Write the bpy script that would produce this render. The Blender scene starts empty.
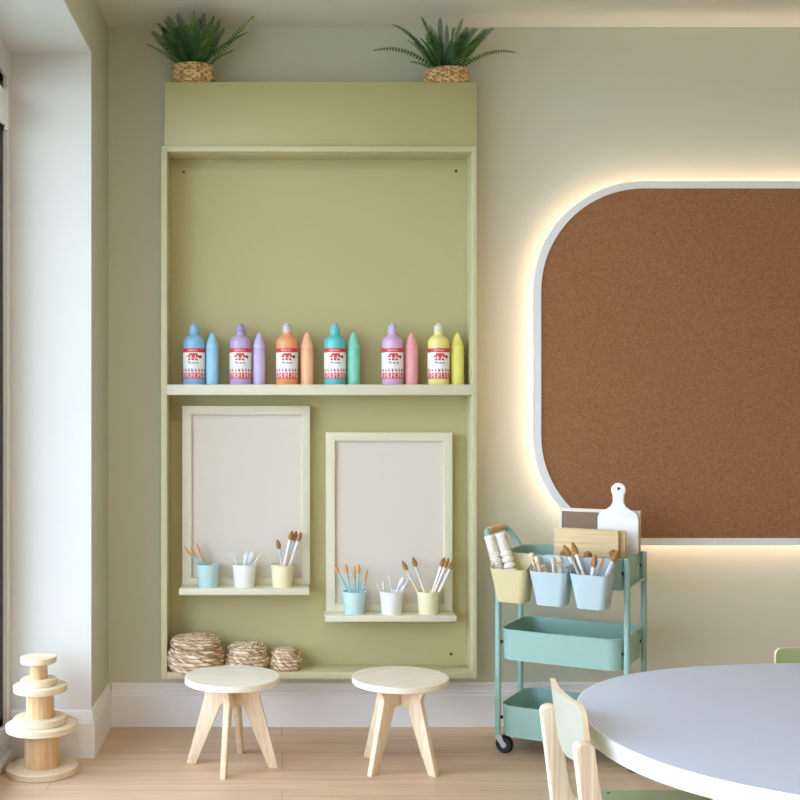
import bpy, math, random
from mathutils import Vector, Matrix, Quaternion
PI = math.pi
random.seed(7)
S = bpy.context.scene
COL = S.collection
CH, F, VX, VY = 1.125, 1150.0, 282.0, 412.0        # camera height, focal length and vanishing point of the photo
W, XL, XR, YR, HC = 4.12, -0.622, 3.9, -2.4, 2.504   # back wall, left wall, right wall, rear wall, ceiling
XW = -0.884                                          # plane of the garden window
def X(px, d): return (px - VX) / F * d
def Z(py, d): return CH - (py - VY) / F * d
def P(px, py, d): return Vector((X(px, d), d, Z(py, d)))

# ------------------------------------------------------------------ materials
def lin(c):
    return tuple(((v/255)/12.92 if v/255 <= .04045 else ((v/255+.055)/1.055)**2.4) for v in c) + (1,)
def new_mat(name):
    m = bpy.data.materials.new(name); m.use_nodes = True
    return m, m.node_tree.nodes, m.node_tree.links, m.node_tree.nodes['Principled BSDF']
def paint(name, rgb, rough=.5, bump=0, bscale=60, var=.03, vscale=4, spec=.5, metal=0, trans=0):
    m, N, L, b = new_mat(name)
    b.inputs['Roughness'].default_value = rough; b.inputs['Metallic'].default_value = metal
    b.inputs['Specular IOR Level'].default_value = spec
    if trans: b.inputs['Transmission Weight'].default_value = trans
    tc = N.new('ShaderNodeTexCoord'); nz = N.new('ShaderNodeTexNoise'); nz.inputs['Scale'].default_value = vscale
    L.new(tc.outputs['Object'], nz.inputs['Vector'])
    mx = N.new('ShaderNodeMixRGB'); c = lin(rgb)
    mx.inputs[1].default_value = tuple(max(0, v*(1-var)) for v in c[:3])+(1,); mx.inputs[2].default_value = tuple(min(1, v*(1+var)) for v in c[:3])+(1,)
    L.new(nz.outputs['Fac'], mx.inputs[0]); L.new(mx.outputs[0], b.inputs['Base Color'])
    if bump:
        n2 = N.new('ShaderNodeTexNoise'); n2.inputs['Scale'].default_value = bscale; n2.inputs['Detail'].default_value = 4
        L.new(tc.outputs['Object'], n2.inputs['Vector'])
        bp = N.new('ShaderNodeBump'); bp.inputs['Strength'].default_value = bump; bp.inputs['Distance'].default_value = .002
        L.new(n2.outputs['Fac'], bp.inputs['Height']); L.new(bp.outputs[0], b.inputs['Normal'])
    return m
def wood(name, a, c, scale=(1, 1, 1), rough=.5, freq=22):
    m, N, L, b = new_mat(name); b.inputs['Roughness'].default_value = rough
    b.inputs['Specular IOR Level'].default_value = .35
    tc = N.new('ShaderNodeTexCoord'); mp = N.new('ShaderNodeMapping'); mp.inputs['Scale'].default_value = scale
    nz = N.new('ShaderNodeTexNoise'); nz.inputs['Scale'].default_value = freq; nz.inputs['Detail'].default_value = 6; nz.inputs['Distortion'].default_value = .6
    L.new(tc.outputs['Object'], mp.inputs['Vector']); L.new(mp.outputs[0], nz.inputs['Vector'])
    r = N.new('ShaderNodeValToRGB'); r.color_ramp.elements[0].position = .3; r.color_ramp.elements[1].position = .7
    r.color_ramp.elements[0].color = lin(c); r.color_ramp.elements[1].color = lin(a)
    L.new(nz.outputs['Fac'], r.inputs['Fac']); L.new(r.outputs[0], b.inputs['Base Color'])
    return m
def emit(name, rgb, s):
    m = bpy.data.materials.new(name); m.use_nodes = True; N = m.node_tree.nodes; N.clear()
    e = N.new('ShaderNodeEmission'); e.inputs[0].default_value = rgb + (1,); e.inputs[1].default_value = s
    o = N.new('ShaderNodeOutputMaterial'); m.node_tree.links.new(e.outputs[0], o.inputs[0]); return m
M = {}
M['wall'] = paint('wall_paint', (208, 207, 190), .75, .05, 90, .01, spec=.2)
M['reveal'] = paint('reveal_paint', (217, 214, 210), .7, .03, 90, .01, spec=.2)
M['ceil'] = paint('ceiling_paint', (222, 219, 208), .8, .04, 90, .01, spec=.2)
M['trim'] = paint('trim_paint', (240, 239, 242), .45, 0, var=.01)
M['upvc'] = paint('window_plastic', (226, 226, 224), .35, 0, var=.01)
M['black'] = paint('black_rubber', (22, 23, 24), .55)
M['green'] = paint('sage_lacquer', (185, 177, 131), .42, .03, 120, .015, spec=.4)
M['green_lit'] = paint('sage_lacquer_lit', (203, 196, 158), .42, .02, 120, .012, spec=.4)  # same sage lacquer, lightened: strong window light on the frame painted in
M['cream'] = paint('cream_lacquer', (218, 211, 188), .45, .02, 120, .01, spec=.4)
M['board'] = paint('display_panel', (214, 205, 194), .6, .02, 120, .01, spec=.3)
M['screw'] = paint('screw_bronze', (92, 78, 40), .4, metal=.6)
M['mint'] = paint('mint_enamel', (150, 184, 174), .38, var=.02)
M['yellow_cup'] = paint('yellow_plastic', (234, 226, 188), .4)
M['blue_cup'] = paint('blue_plastic', (192, 219, 224), .4)
M['white_cup'] = paint('white_plastic', (236, 236, 234), .4)
M['bin_yellow'] = paint('bin_yellow_plastic', (214, 200, 156), .42)
M['bin_blue'] = paint('bin_blue_plastic', (186, 206, 214), .42)
M['table'] = paint('table_laminate', (202, 214, 236), .3, var=.01, spec=.5)  # white laminate, with a reflected sky tint put into its colour
M['table_edge'] = paint('table_edge_band', (236, 238, 240), .35, var=.01)
M['ply'] = wood('birch_ply', (243, 226, 200), (226, 200, 166), (3, 3, .6))
M['ply_flat'] = wood('birch_ply_face', (240, 231, 216), (226, 213, 193), (.5, 4, 4), freq=9)
M['disc'] = wood('spool_disc', (232, 216, 190), (216, 194, 162), (.6, 3, 14), freq=9)
M['ply_lam'] = wood('laminated_ply', (238, 220, 198), (204, 176, 144), (13, 1, .2), freq=9)
M['pine'] = wood('pine_stave', (226, 190, 146), (200, 158, 112), (3, 3, .15))
M['bamboo'] = wood('bamboo', (232, 206, 162), (210, 176, 128), (.25, 3, 6))
M['paint_white'] = paint('white_painted_wood', (236, 234, 230), .5)
M['pale_peg'] = wood('pale_peg_wood', (238, 220, 196), (220, 196, 166), (3, 3, 1))
M['brown_peg'] = wood('brown_peg_wood', (170, 116, 78), (140, 92, 60), (3, 3, 1))
M['clay'] = paint('white_clay', (233, 226, 216), .7, .1, 80)
M['brownboard'] = paint('grey_brown_board', (142, 116, 96), .75, .05, 200, .05, 30)
M['kraft'] = paint('brown_back_board', (150, 106, 72), .8)
M['chairgreen'] = paint('green_stain', (178, 176, 160), .45, .02, 100, .03)
M['seatgreen'] = paint('seat_green_stain', (170, 182, 132), .45, .02, 100, .03)
M['steel'] = paint('steel', (196, 198, 198), .3, metal=.8)
M['soil'] = paint('dark_soil', (52, 44, 32), .9, .3, 80)
M['led'] = emit('warm_led', (1, .76, .60), 25)
M['fill_glow'] = emit('fill_diffuser', (1, .91, .78), 5.4)  # glow of the added fill panels
M['bristle_brown'] = paint('brown_bristle', (166, 116, 66), .7, .2, 200, .2, 120)
M['bristle_orange'] = paint('orange_bristle', (222, 156, 100), .7, .2, 200, .2, 120)
M['bristle_white'] = paint('white_bristle', (228, 226, 222), .7)
M['handle_blue'] = paint('teal_handle', (150, 204, 208), .35)
M['handle_white'] = paint('white_handle', (234, 228, 220), .4)
M['ferrule'] = paint('pale_ferrule', (222, 224, 228), .3, metal=.3)
M['label_white'] = paint('label_white', (240, 240, 240), .4)
M['label_red'] = paint('label_red', (206, 62, 66), .4)
M['label_dark'] = paint('label_dark', (72, 70, 84), .4)
M['label_pink'] = paint('label_pink', (232, 150, 150), .4)
M['label_teal'] = paint('label_teal', (80, 150, 140), .4)

def floor_mat():
    m, N, L, b = new_mat('oak_planks'); b.inputs['Roughness'].default_value = .42; b.inputs['Specular IOR Level'].default_value = .4
    tc = N.new('ShaderNodeTexCoord'); br = N.new('ShaderNodeTexBrick')
    br.inputs['Scale'].default_value = 1; br.inputs['Brick Width'].default_value = 1.9; br.inputs['Row Height'].default_value = .19
    br.inputs['Mortar Size'].default_value = .0012; br.inputs['Mortar Smooth'].default_value = .3; br.offset = .37
    br.inputs['Color1'].default_value = (.0, .0, .0, 1); br.inputs['Color2'].default_value = (1, 1, 1, 1); br.inputs['Mortar'].default_value = (.0, .0, .0, 1)
    L.new(tc.outputs['Object'], br.inputs['Vector'])
    mp = N.new('ShaderNodeMapping'); mp.inputs['Scale'].default_value = (.9, 14, 1)
    L.new(tc.outputs['Object'], mp.inputs['Vector'])
    nz = N.new('ShaderNodeTexNoise'); nz.inputs['Scale'].default_value = 2.2; nz.inputs['Detail'].default_value = 7; nz.inputs['Distortion'].default_value = .8
    L.new(mp.outputs[0], nz.inputs['Vector'])
    r = N.new('ShaderNodeValToRGB'); e = r.color_ramp.elements
    e[0].position = .3; e[0].color = lin((202, 169, 138)); e[1].position = .72; e[1].color = lin((222, 193, 164))
    L.new(nz.outputs['Fac'], r.inputs['Fac'])
    h = N.new('ShaderNodeMixRGB'); h.blend_type = 'MULTIPLY'; h.inputs[0].default_value = .35
    r2 = N.new('ShaderNodeValToRGB'); r2.color_ramp.elements[0].color = (.78, .76, .72, 1); r2.color_ramp.elements[1].color = (1, 1, 1, 1)
    L.new(br.outputs['Color'], r2.inputs['Fac']); L.new(r.outputs[0], h.inputs[1]); L.new(r2.outputs[0], h.inputs[2])
    m2 = N.new('ShaderNodeMixRGB'); m2.inputs[2].default_value = lin((150, 116, 84))
    L.new(br.outputs['Fac'], m2.inputs[0]); L.new(h.outputs[0], m2.inputs[1]); L.new(m2.outputs[0], b.inputs['Base Color'])
    return m
M['floor'] = floor_mat()
def cork_mat():
    m, N, L, b = new_mat('cork'); b.inputs['Roughness'].default_value = .95; b.inputs['Specular IOR Level'].default_value = .1
    tc = N.new('ShaderNodeTexCoord'); v = N.new('ShaderNodeTexVoronoi'); v.inputs['Scale'].default_value = 300
    L.new(tc.outputs['Object'], v.inputs['Vector'])
    nz = N.new('ShaderNodeTexNoise'); nz.inputs['Scale'].default_value = 420; L.new(tc.outputs['Object'], nz.inputs['Vector'])
    sep = N.new('ShaderNodeSeparateColor'); L.new(v.outputs['Color'], sep.inputs[0])
    ad = N.new('ShaderNodeMath'); ad.operation = 'MULTIPLY_ADD'; ad.inputs[1].default_value = .6; L.new(sep.outputs[0], ad.inputs[0])
    ml = N.new('ShaderNodeMath'); ml.operation = 'MULTIPLY'; ml.inputs[1].default_value = .4; L.new(nz.outputs['Fac'], ml.inputs[0]); L.new(ml.outputs[0], ad.inputs[2])
    r = N.new('ShaderNodeValToRGB'); e = r.color_ramp.elements; e[0].position = .1; e[0].color = lin((136, 92, 62)); e[1].position = .9; e[1].color = lin((176, 126, 92))
    L.new(ad.outputs[0], r.inputs['Fac']); L.new(r.outputs[0], b.inputs['Base Color'])
    bp = N.new('ShaderNodeBump'); bp.inputs['Strength'].default_value = .3; bp.inputs['Distance'].default_value = .001
    L.new(ad.outputs[0], bp.inputs['Height']); L.new(bp.outputs[0], b.inputs['Normal'])
    return m
M['cork'] = cork_mat()
def weave_mat(name, a, c, d, sc):
    m, N, L, b = new_mat(name); b.inputs['Roughness'].default_value = .8; b.inputs['Specular IOR Level'].default_value = .2
    tc = N.new('ShaderNodeTexCoord'); v = N.new('ShaderNodeTexVoronoi'); v.inputs['Scale'].default_value = sc
    mp = N.new('ShaderNodeMapping'); mp.inputs['Scale'].default_value = (1, 1, 2.2); L.new(tc.outputs['Object'], mp.inputs['Vector'])
    L.new(mp.outputs[0], v.inputs['Vector']); sep = N.new('ShaderNodeSeparateColor'); L.new(v.outputs['Color'], sep.inputs[0])
    r = N.new('ShaderNodeValToRGB'); e = r.color_ramp.elements; e[0].position = 0; e[0].color = lin(d); e[1].position = 1; e[1].color = lin(a)
    k = e.new(.45); k.color = lin(c); L.new(sep.outputs[0], r.inputs['Fac']); L.new(r.outputs[0], b.inputs['Base Color'])
    return m
for nm, c in (('grass_pale', (238, 224, 202)), ('grass_tan', (212, 186, 154)), ('grass_mid', (186, 154, 118)), ('grass_dark', (158, 126, 94)),
              ('cane_pale', (224, 190, 138)), ('cane_mid', (188, 144, 92)), ('cane_dark', (100, 70, 42))): M[nm] = paint(nm, c, .75, .15, 150, .08, 60, spec=.25)
M['seagrass'] = weave_mat('seagrass', (240, 226, 204), (206, 176, 140), (148, 108, 72), 110)
M['rattan'] = weave_mat('rattan', (226, 188, 130), (176, 128, 76), (104, 70, 40), 95)
def leaf_mat(name, ca, cc):
    m, N, L, b = new_mat(name); b.inputs['Roughness'].default_value = .5
    oi = N.new('ShaderNodeTexCoord'); nz = N.new('ShaderNodeTexNoise'); nz.inputs['Scale'].default_value = 9
    L.new(oi.outputs['Object'], nz.inputs['Vector'])
    r = N.new('ShaderNodeValToRGB'); e = r.color_ramp.elements; e[0].position = .35; e[0].color = lin(ca); e[1].position = .68; e[1].color = lin(cc)
    L.new(nz.outputs['Fac'], r.inputs['Fac']); L.new(r.outputs[0], b.inputs['Base Color']); return m
M['leaf_deep'] = leaf_mat('fern_leaf_deep', (38, 78, 56), (66, 108, 66)); M['leaf'] = leaf_mat('fern_leaf', (50, 92, 50), (98, 134, 62)); M['leaf_lime'] = leaf_mat('fern_leaf_lime', (92, 130, 56), (136, 160, 72))
def glass_mat():
    m = bpy.data.materials.new('window_glass'); m.use_nodes = True; N = m.node_tree.nodes; L = m.node_tree.links; N.clear()
    t = N.new('ShaderNodeBsdfTransparent'); t.inputs[0].default_value = (.93, .95, .95, 1); g = N.new('ShaderNodeBsdfGlossy'); g.inputs['Roughness'].default_value = .02
    lw = N.new('ShaderNodeLayerWeight'); pw = N.new('ShaderNodeMath'); pw.operation = 'POWER'; pw.inputs[1].default_value = 5; L.new(lw.outputs['Facing'], pw.inputs[0])
    f = N.new('ShaderNodeMath'); f.operation = 'MULTIPLY_ADD'; f.inputs[1].default_value = .85; f.inputs[2].default_value = .04; L.new(pw.outputs[0], f.inputs[0]); mx = N.new('ShaderNodeMixShader'); o = N.new('ShaderNodeOutputMaterial')
    L.new(f.outputs[0], mx.inputs[0]); L.new(t.outputs[0], mx.inputs[1]); L.new(g.outputs[0], mx.inputs[2]); L.new(mx.outputs[0], o.inputs[0]); return m
M['glass'] = glass_mat()

# ------------------------------------------------------------------ mesh builder
class MB:
    def __init__(s): s.v = []; s.f = []; s.m = []; s.sm = []
    def add(s, vs, fs, mi=0, sm=False, T=None):
        o = len(s.v); s.v += [tuple(T @ Vector(v)) if T else tuple(v) for v in vs]
        for f in fs: s.f.append([i+o for i in f]); s.m.append(mi); s.sm.append(sm)
        return s
    def box(s, a, b, mi=0, T=None):
        (x0, y0, z0), (x1, y1, z1) = a, b
        return s.add([(x0,y0,z0),(x1,y0,z0),(x1,y1,z0),(x0,y1,z0),(x0,y0,z1),(x1,y0,z1),(x1,y1,z1),(x0,y1,z1)],
              [(0,3,2,1),(4,5,6,7),(0,1,5,4),(1,2,6,5),(2,3,7,6),(3,0,4,7)], mi, False, T)
    def prism(s, pts, y0, y1, mi=0, T=None, axis='y'):
        # polygon in x-z plane pulled along y (axis 'y'), in x-y along z ('z'), in y-z along x ('x')
        n = len(pts)
        mk = {'y': lambda p, t: (p[0], t, p[1]), 'z': lambda p, t: (p[0], p[1], t), 'x': lambda p, t: (t, p[0], p[1])}[axis]
        vs = [mk(p, y0) for p in pts] + [mk(p, y1) for p in pts]
        fs = [list(range(n)), list(range(2*n-1, n-1, -1))] + [(i, i+n, (i+1) % n+n, (i+1) % n) for i in range(n)]
        return s.add(vs, fs, mi, False, T)
    def lathe(s, prof, n=28, mi=0, T=None, sm=True, disp=None, mf=None):
        vs = []; fs = []
        for k, (r, z) in enumerate(prof):
            for i in range(n):
                a = 2*PI*i/n; rr = r + (disp(k, a) if disp and r > 1e-5 else 0)
                vs.append((rr*math.cos(a), rr*math.sin(a), z))
        for k in range(len(prof)-1):
            for i in range(n):
                j = (i+1) % n; fs.append((k*n+i, k*n+j, (k+1)*n+j, (k+1)*n+i))
        nb = len(fs)
        if prof[0][0] > 1e-5: fs.append(list(range(n-1, -1, -1)))
        if prof[-1][0] > 1e-5: fs.append([(len(prof)-1)*n+i for i in range(n)])
        s.add(vs, fs, mi, sm, T)
        if mf:
            b = len(s.m)-len(fs)
            for q in range(nb): s.m[b+q] = mf(q//n, q % n)
        return s
    def tube(s, path, r, n=10, mi=0, T=None, closed=False):
        path = [Vector(p) for p in path]; m = len(path); vs = []; fs = []
        rs = r if isinstance(r, (list, tuple)) else [r]*m; up = None
        for k in range(m):
            t = (path[(k+1) % m] - path[k-1]) if closed else (path[min(k+1, m-1)] - path[max(k-1, 0)])
            t.normalize()
            if up is None: up = t.orthogonal().normalized()
            up = (up - t*up.dot(t)).normalized(); b = t.cross(up)
            for i in range(n):
                a = 2*PI*i/n; vs.append(path[k] + (up*math.cos(a) + b*math.sin(a))*rs[k])
        for k in range(m if closed else m-1):
            for i in range(n):
                j = (i+1) % n; q = (k+1) % m; fs.append((k*n+i, k*n+j, q*n+j, q*n+i))
        if not closed: fs += [list(range(n-1, -1, -1)), [(m-1)*n+i for i in range(n)]]
        return s.add(vs, fs, mi, True, T)
    def build(s, name, mats, parent=None, loc=None, bevel=0, smooth_angle=None, seg=2):
        me = bpy.data.meshes.new(name); me.from_pydata(s.v, [], s.f)
        if not isinstance(mats, (list, tuple)): mats = [mats]
        for m in mats: me.materials.append(M[m] if isinstance(m, str) else m)
        for p, mi, sm in zip(me.polygons, s.m, s.sm): p.material_index = mi; p.use_smooth = sm
        me.update()
        import bmesh
        bm = bmesh.new(); bm.from_mesh(me); bmesh.ops.recalc_face_normals(bm, faces=bm.faces)
        if bevel:
            es = [e for e in bm.edges if len(e.link_faces) == 2 and e.calc_face_angle(0) > .6]
            bmesh.ops.bevel(bm, geom=es, offset=bevel, segments=seg, affect='EDGES', profile=.5, clamp_overlap=True)
        for e in bm.edges:
            if len(e.link_faces) == 2 and e.calc_face_angle(0) > .75: e.smooth = False
        if bevel:
            for f in bm.faces: f.smooth = True
        bm.to_mesh(me); bm.free()
        o = bpy.data.objects.new(name, me); COL.objects.link(o)
        if parent: o.parent = parent
        if loc: o.location = loc
        return o
def tag(o, label=None, cat=None, group=None, kind=None):
    if label: o['label'] = label
    if cat: o['category'] = cat
    if group: o['group'] = group
    if kind: o['kind'] = kind
    return o
def thing(name, label, cat, loc=(0, 0, 0), rotz=0, group=None):
    o = bpy.data.objects.new(name, None); COL.objects.link(o); o.empty_display_size = .05
    o.location = loc; o.rotation_euler = (0, 0, rotz)
    return tag(o, label, cat, group)
def copy_tree(o, parent=None):
    c = o.copy(); COL.objects.link(c)
    if parent: c.parent = parent
    for ch in list(o.children): copy_tree(ch, c)
    return c
def struct(name, mb, mat, parent=None, **k):
    o = mb.build(name, mat, parent, **k)
    if not parent: o['kind'] = 'structure'
    return o
def arc(cx, cy, r, a0, a1, n):
    return [(cx + r*math.cos(a0+(a1-a0)*i/n), cy + r*math.sin(a0+(a1-a0)*i/n)) for i in range(n+1)]
def rrect(x0, y0, x1, y1, r, n=6):
    return (arc(x1-r, y0+r, r, -PI/2, 0, n) + arc(x1-r, y1-r, r, 0, PI/2, n) + arc(x0+r, y1-r, r, PI/2, PI, n) + arc(x0+r, y0+r, r, PI, 1.5*PI, n))
def smooth_path(pts, n=6):
    pts = [Vector(p) for p in pts]; out = []
    for i in range(len(pts)-1):
        p0, p1, p2, p3 = pts[max(i-1, 0)], pts[i], pts[i+1], pts[min(i+2, len(pts)-1)]
        for k in range(n):
            t = k/n; out.append(.5*((2*p1)+(p2-p0)*t+(2*p0-5*p1+4*p2-p3)*t*t+(3*p1-p0-3*p2+p3)*t**3))
    return out + [pts[-1]]
ORD = ['first', 'second', 'third', 'fourth', 'fifth', 'sixth']

# ------------------------------------------------------------------ room
T_ = .12
WY0, WY1, WZ1 = -.5, 3.75, 2.30                      # opening of the garden window in the left wall
struct('floor', MB().box((XW-.12, YR-.3, -.1), (XR+.3, W+.3, 0)), 'floor')
struct('ceiling', MB().box((XL-.5, YR-.3, HC), (XR+.3, W+.3, HC+.1)), 'ceil')
struct('wall_back', MB().box((XL-.5, W, 0), (XR+.3, W+.25, HC)), 'wall')
struct('wall_right', MB().box((XR, YR, 0), (XR+.25, W, HC)), 'wall')
wl = MB()
wl.box((XW-.1, WY1, 0), (XL, W, HC)); wl.box((XW-.1, YR, 0), (XL, WY0, HC)); wl.box((XW-.1, WY0, WZ1), (XL, WY1, HC))
struct('wall_left', wl, 'wall')
struct('wall_rear', MB().box((XL-.3, YR-.25, 0), (XR, YR, HC)), 'wall')
# garden window: white frame, dark gasket, glass, hinge
w1 = MB(); fx0, fx1 = XW-.07, XW
w1.box((fx0, WY1-.045, 0), (fx1, WY1, WZ1)); w1.box((fx0, WY0, 0), (fx1, WY0+.1, WZ1))
w1.box((fx0, WY0+.1, WZ1-.09), (fx1, WY1-.045, WZ1)); w1.box((fx0, WY0+.1, 0), (fx1, WY1-.045, .118))
w1.box((fx0-.01, WY0+.1, 0), (fx1+.014, WY1, .03))
MU = (2.25, .85)
for y in MU: w1.box((fx0, y-.05, .118), (fx1, y+.05, WZ1-.09))
win = struct('window_1', w1, 'upvc', bevel=.004)
ed = sorted([WY1-.045, WY0+.1] + [y+s for y in MU for s in (-.05, .05)])
for a, b in zip(ed[0::2], ed[1::2]):
    g = MB(); gx = (XW-.045, XW-.015)
    for q in (((gx[0], a, .118), (gx[1], a+.03, WZ1-.09)), ((gx[0], b-.05, .118), (gx[1], b, WZ1-.09)), ((gx[0], a, .118), (gx[1], b, .145)), ((gx[0], a, WZ1-.117), (gx[1], b, WZ1-.09))): g.box(*q)
    g.build('gasket', 'black', win)
    MB().box((XW-.034, a+.03, .145), (XW-.028, b-.05, WZ1-.117)).build('pane', 'glass', win)
hz = MB().box((XW-.012, 3.60, 2.045), (XW+.002, 3.69, 2.15)); hz.tube([(XW-.004, 3.695, 2.03), (XW-.004, 3.695, 2.165)], .008)
hz.build('hinge', 'white_cup', win)
# white lining of the window reveal
rl = MB().box((XW, WY1-.004, 0), (XL+.0006, WY1+.01, WZ1)); rl.box((XW, WY0, WZ1-.004), (XL+.0006, WY1, WZ1+.01))
struct('trim_2', rl, 'reveal')
# skirting boards
SK = [(0, 0), (.013, 0), (.013, .112), (.010, .117), (.010, .124), (.0075, .130), (.006, .140), (.006, .150), (.0045, .156), (0, .156)]
struct('baseboard_back', MB().prism([(W-a, b) for a, b in SK], XL+.013, XR, axis='x'), 'trim')
nib = MB().prism([(XL+a, b) for a, b in SK], WY1-.013, W, axis='y')
struct('baseboard_left', nib, 'trim')
struct('trim_1', MB().prism([(WY1-a, b) for a, b in SK], XW+.001, XL+.0005, axis='x'), 'trim')
struct('baseboard_right', MB().prism([(XR-a, b) for a, b in SK], YR, W-.013, axis='y'), 'trim')
# unseen fill panels added under the ceiling to brighten walls and skirting
for k, (x, y) in enumerate(((-.05, 2.3), (-.05, .2), (2.0, .2), (2.0, -1.7))):
    t = thing('fill_panel', 'flat white fill light panel added out of view', 'fill light', (x, y, HC), group='added fill light panels')
    f = MB()
    for a, b in (((-.32, -.32), (.32, -.30)), ((-.32, .30), (.32, .32)), ((-.32, -.30), (-.30, .30)), ((.30, -.30), (.32, .30))): f.box((a[0], a[1], -.02), (b[0], b[1], 0))
    f.build('frame', 'trim', t); MB().box((-.30, -.30, -.012), (.30, .30, -.002)).build('diffuser', 'fill_glow', t)
# lawn outside
struct('ground_lawn', MB().box((-14, -12, -.25), (XW-.13, 14, -.06)), paint('lawn', (158, 167, 152), .8))

struct('sky_block_canopy', MB().box((XW-1.1, WY0-1.5, 2.42), (XW-.1, 5.0, 2.56)), 'trim')  # unseen canopy, added to block the upper sky and dim the upper walls

# ------------------------------------------------------------------ wall cabinet
YF = 3.975; YB = 4.10
cab = thing('wall_cabinet', 'tall sage green wall niche cabinet with a shelf, hung above the skirting', 'cabinet', (0, 0, .2))
dz = -.2
def cpart(n, a, b, mat='green', bev=.0015): return MB().box((a[0], a[1], a[2]+dz), (b[0], b[1], b[2]+dz)).build(n, mat, cab, bevel=bev)
ox0, ox1, oz0, oz1 = X(161, YF), X(477, YF), Z(679, YF), Z(146, YF)
ix0, ix1, iz0, iz1 = X(167, YF), X(472, YF), Z(672.5, YF), Z(151.5, YF)
cpart('side_panel', (ox0, YF, oz0), (ix0, YB, oz1), 'green_lit'); cpart('side_panel', (ix1, YF, oz0), (ox1, YB, oz1), 'green_lit')
cpart('top_panel', (ix0, YF, iz1), (ix1, YB, oz1), 'green_lit'); cpart('bottom_panel', (ix0, YF, oz0), (ix1, YB, iz0), 'green_lit')
cpart('back_panel', (ox0, YB, oz0), (ox1, W, oz1), bev=0)
cpart('header_box', (X(164.6, 3.984), 3.984, oz1), (X(476.7, 3.984), W, Z(82, 3.984)))
sh0, sh1 = Z(395, YF), Z(384.5, YF)
cpart('shelf', (ix0, YF-.002, sh0), (ix1, YB, sh1), 'cream', .002)
for px, py in ((183.7, 172), (456, 171), (451, 654)):
    p = P(px, py, YB)
    MB().lathe([(.0055, 0), (.0055, .002), (.003, .003), (0, .003)], 12, T=Matrix.Translation((p.x, YB, p.z+dz)) @ Matrix.Rotation(PI/2, 4, 'X')).build('screw', 'screw', cab)

# display boards with ledges
def display_board(label, pl, pr, pt, il, ir, it, ib, ll, lr, lt, lb):
    yf = 4.055; x0, x1, zt = X(pl, yf), X(pr, yf), Z(pt, yf)
    lz1, lz0 = Z(lt, YF), Z(lb, YF)
    t = thing('display_board', label, 'display board', ((x0+x1)/2, yf, lz0))
    o = Vector(((x0+x1)/2, yf, lz0))
    def bx(mb, a, b): mb.box(Vector(a)-o, Vector(b)-o)
    a0, a1, az, bz = X(il, yf), X(ir, yf), Z(it, yf), Z(ib, yf)
    f = MB()
    
    ro = [(x0, lz1), (x1, lz1), (x1, zt), (x0, zt)]; ri = [(a0, bz), (a1, bz), (a1, az), (a0, az)]
    f.add([Vector((q[0], y, q[1]))-o for y in (yf, YB) for l in (ro, ri) for q in l],
          [g for i in range(4) for j in [(i+1) % 4] for g in ((i, j, 4+j, 4+i), (8+i, 12+i, 12+j, 8+j), (i, 8+i, 8+j, j), (4+i, 4+j, 12+j, 12+i))])
    f.build('frame', 'cream', t, bevel=.0015)
    p = MB(); bx(p, (a0, yf+.012, bz), (a1, YB, az)); p.build('panel', 'board', t)
    l = MB(); bx(l, (X(ll, YF), YF, lz0), (X(lr, YF), YB, lz1)); l.build('ledge', 'cream', t, bevel=.003)
    return lz1
LZ1 = display_board('left framed board with a ledge inside the green cabinet, hung higher', 182, 310, 406, 191.5, 302, 414.5, 578, 179, 309.5, 588.4, 595.3)
LZ2 = display_board('right framed board with a ledge inside the green cabinet, hung lower', 326, 452.5, 432.5, 335, 444, 441, 604, 325, 456.5, 615.6, 622)

# ------------------------------------------------------------------ paint bottles and crayon tubes on the shelf
PXM = 4.035/F
def label_mesh(r):
    mb = MB(); nc, nr = 46, 30; z0, z1 = .021, .127; A = math.radians(105)
    rnd = random.Random(3)
    cols = [rnd.choice((1, 2, 2, 1, 4, 3)) for _ in range(nc)]
    for i in range(nr):
        for j in range(nc):
            u = (j+.5)/nc - .5; mi = 0
            if i < 4:
                mi = 1
                if i in (1, 2) and abs(u+.02) < .13 and (j*7+i) % 3: mi = 3
            elif 5 <= i <= 11:
                # red swoosh emblem with a dark tick to its right
                q = abs(u-.0)
                if i in (5, 6) and q < .10: mi = 1
                if i in (7, 8) and q < .16 and (j % 5): mi = 1
                if i == 9 and q < .05: mi = 3
                if i in (10, 11) and q < .12 and (j % 4): mi = 1
                if i in (7, 8, 9) and .16 < u < .21: mi = 2
            elif i == 14 and -.14 < u < .12 and (j % 4 != 1): mi = 2
            elif i == 13 and -.12 < u < -.08: mi = 2
            elif 20 <= i <= 22 and j % 4 in (1, 2): mi = cols[j//4*3 % nc] if (i != 20 or j % 4 == 1) else 0
            elif i >= 24:
                mi = 1
                if j % 4 == 0 and i < 29: mi = 0
                elif j % 4 == 2 and i in (25, 28): mi = 3
                elif i == 26 and (j//4) % 2 and j % 4 == 2: mi = 0
            a0 = -A + 2*A*j/nc; a1 = -A + 2*A*(j+1)/nc; h1 = z1 - (z1-z0)*i/nr; h0 = z1 - (z1-z0)*(i+1)/nr
            mb.add([(r*math.sin(a0), -r*math.cos(a0), h0), (r*math.sin(a1), -r*math.cos(a1), h0), (r*math.sin(a1), -r*math.cos(a1), h1), (r*math.sin(a0), -r*math.cos(a0), h1)], [(0, 1, 2, 3)], mi, True)
    return mb
bcol = [('blue', 194, 212, (138, 188, 232), (158, 208, 236)), ('lilac', 240.5, 259, (190, 166, 216), (202, 184, 228)), ('orange', 287, 307, (240, 160, 112), (244, 190, 150)),
        ('turquoise', 335, 353.5, (96, 194, 200), (134, 214, 188)), ('pink', 392.5, 411.5, (214, 172, 212), (238, 166, 172)), ('yellow', 438.5, 457.5, (236, 226, 140), (230, 224, 116))]
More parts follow.
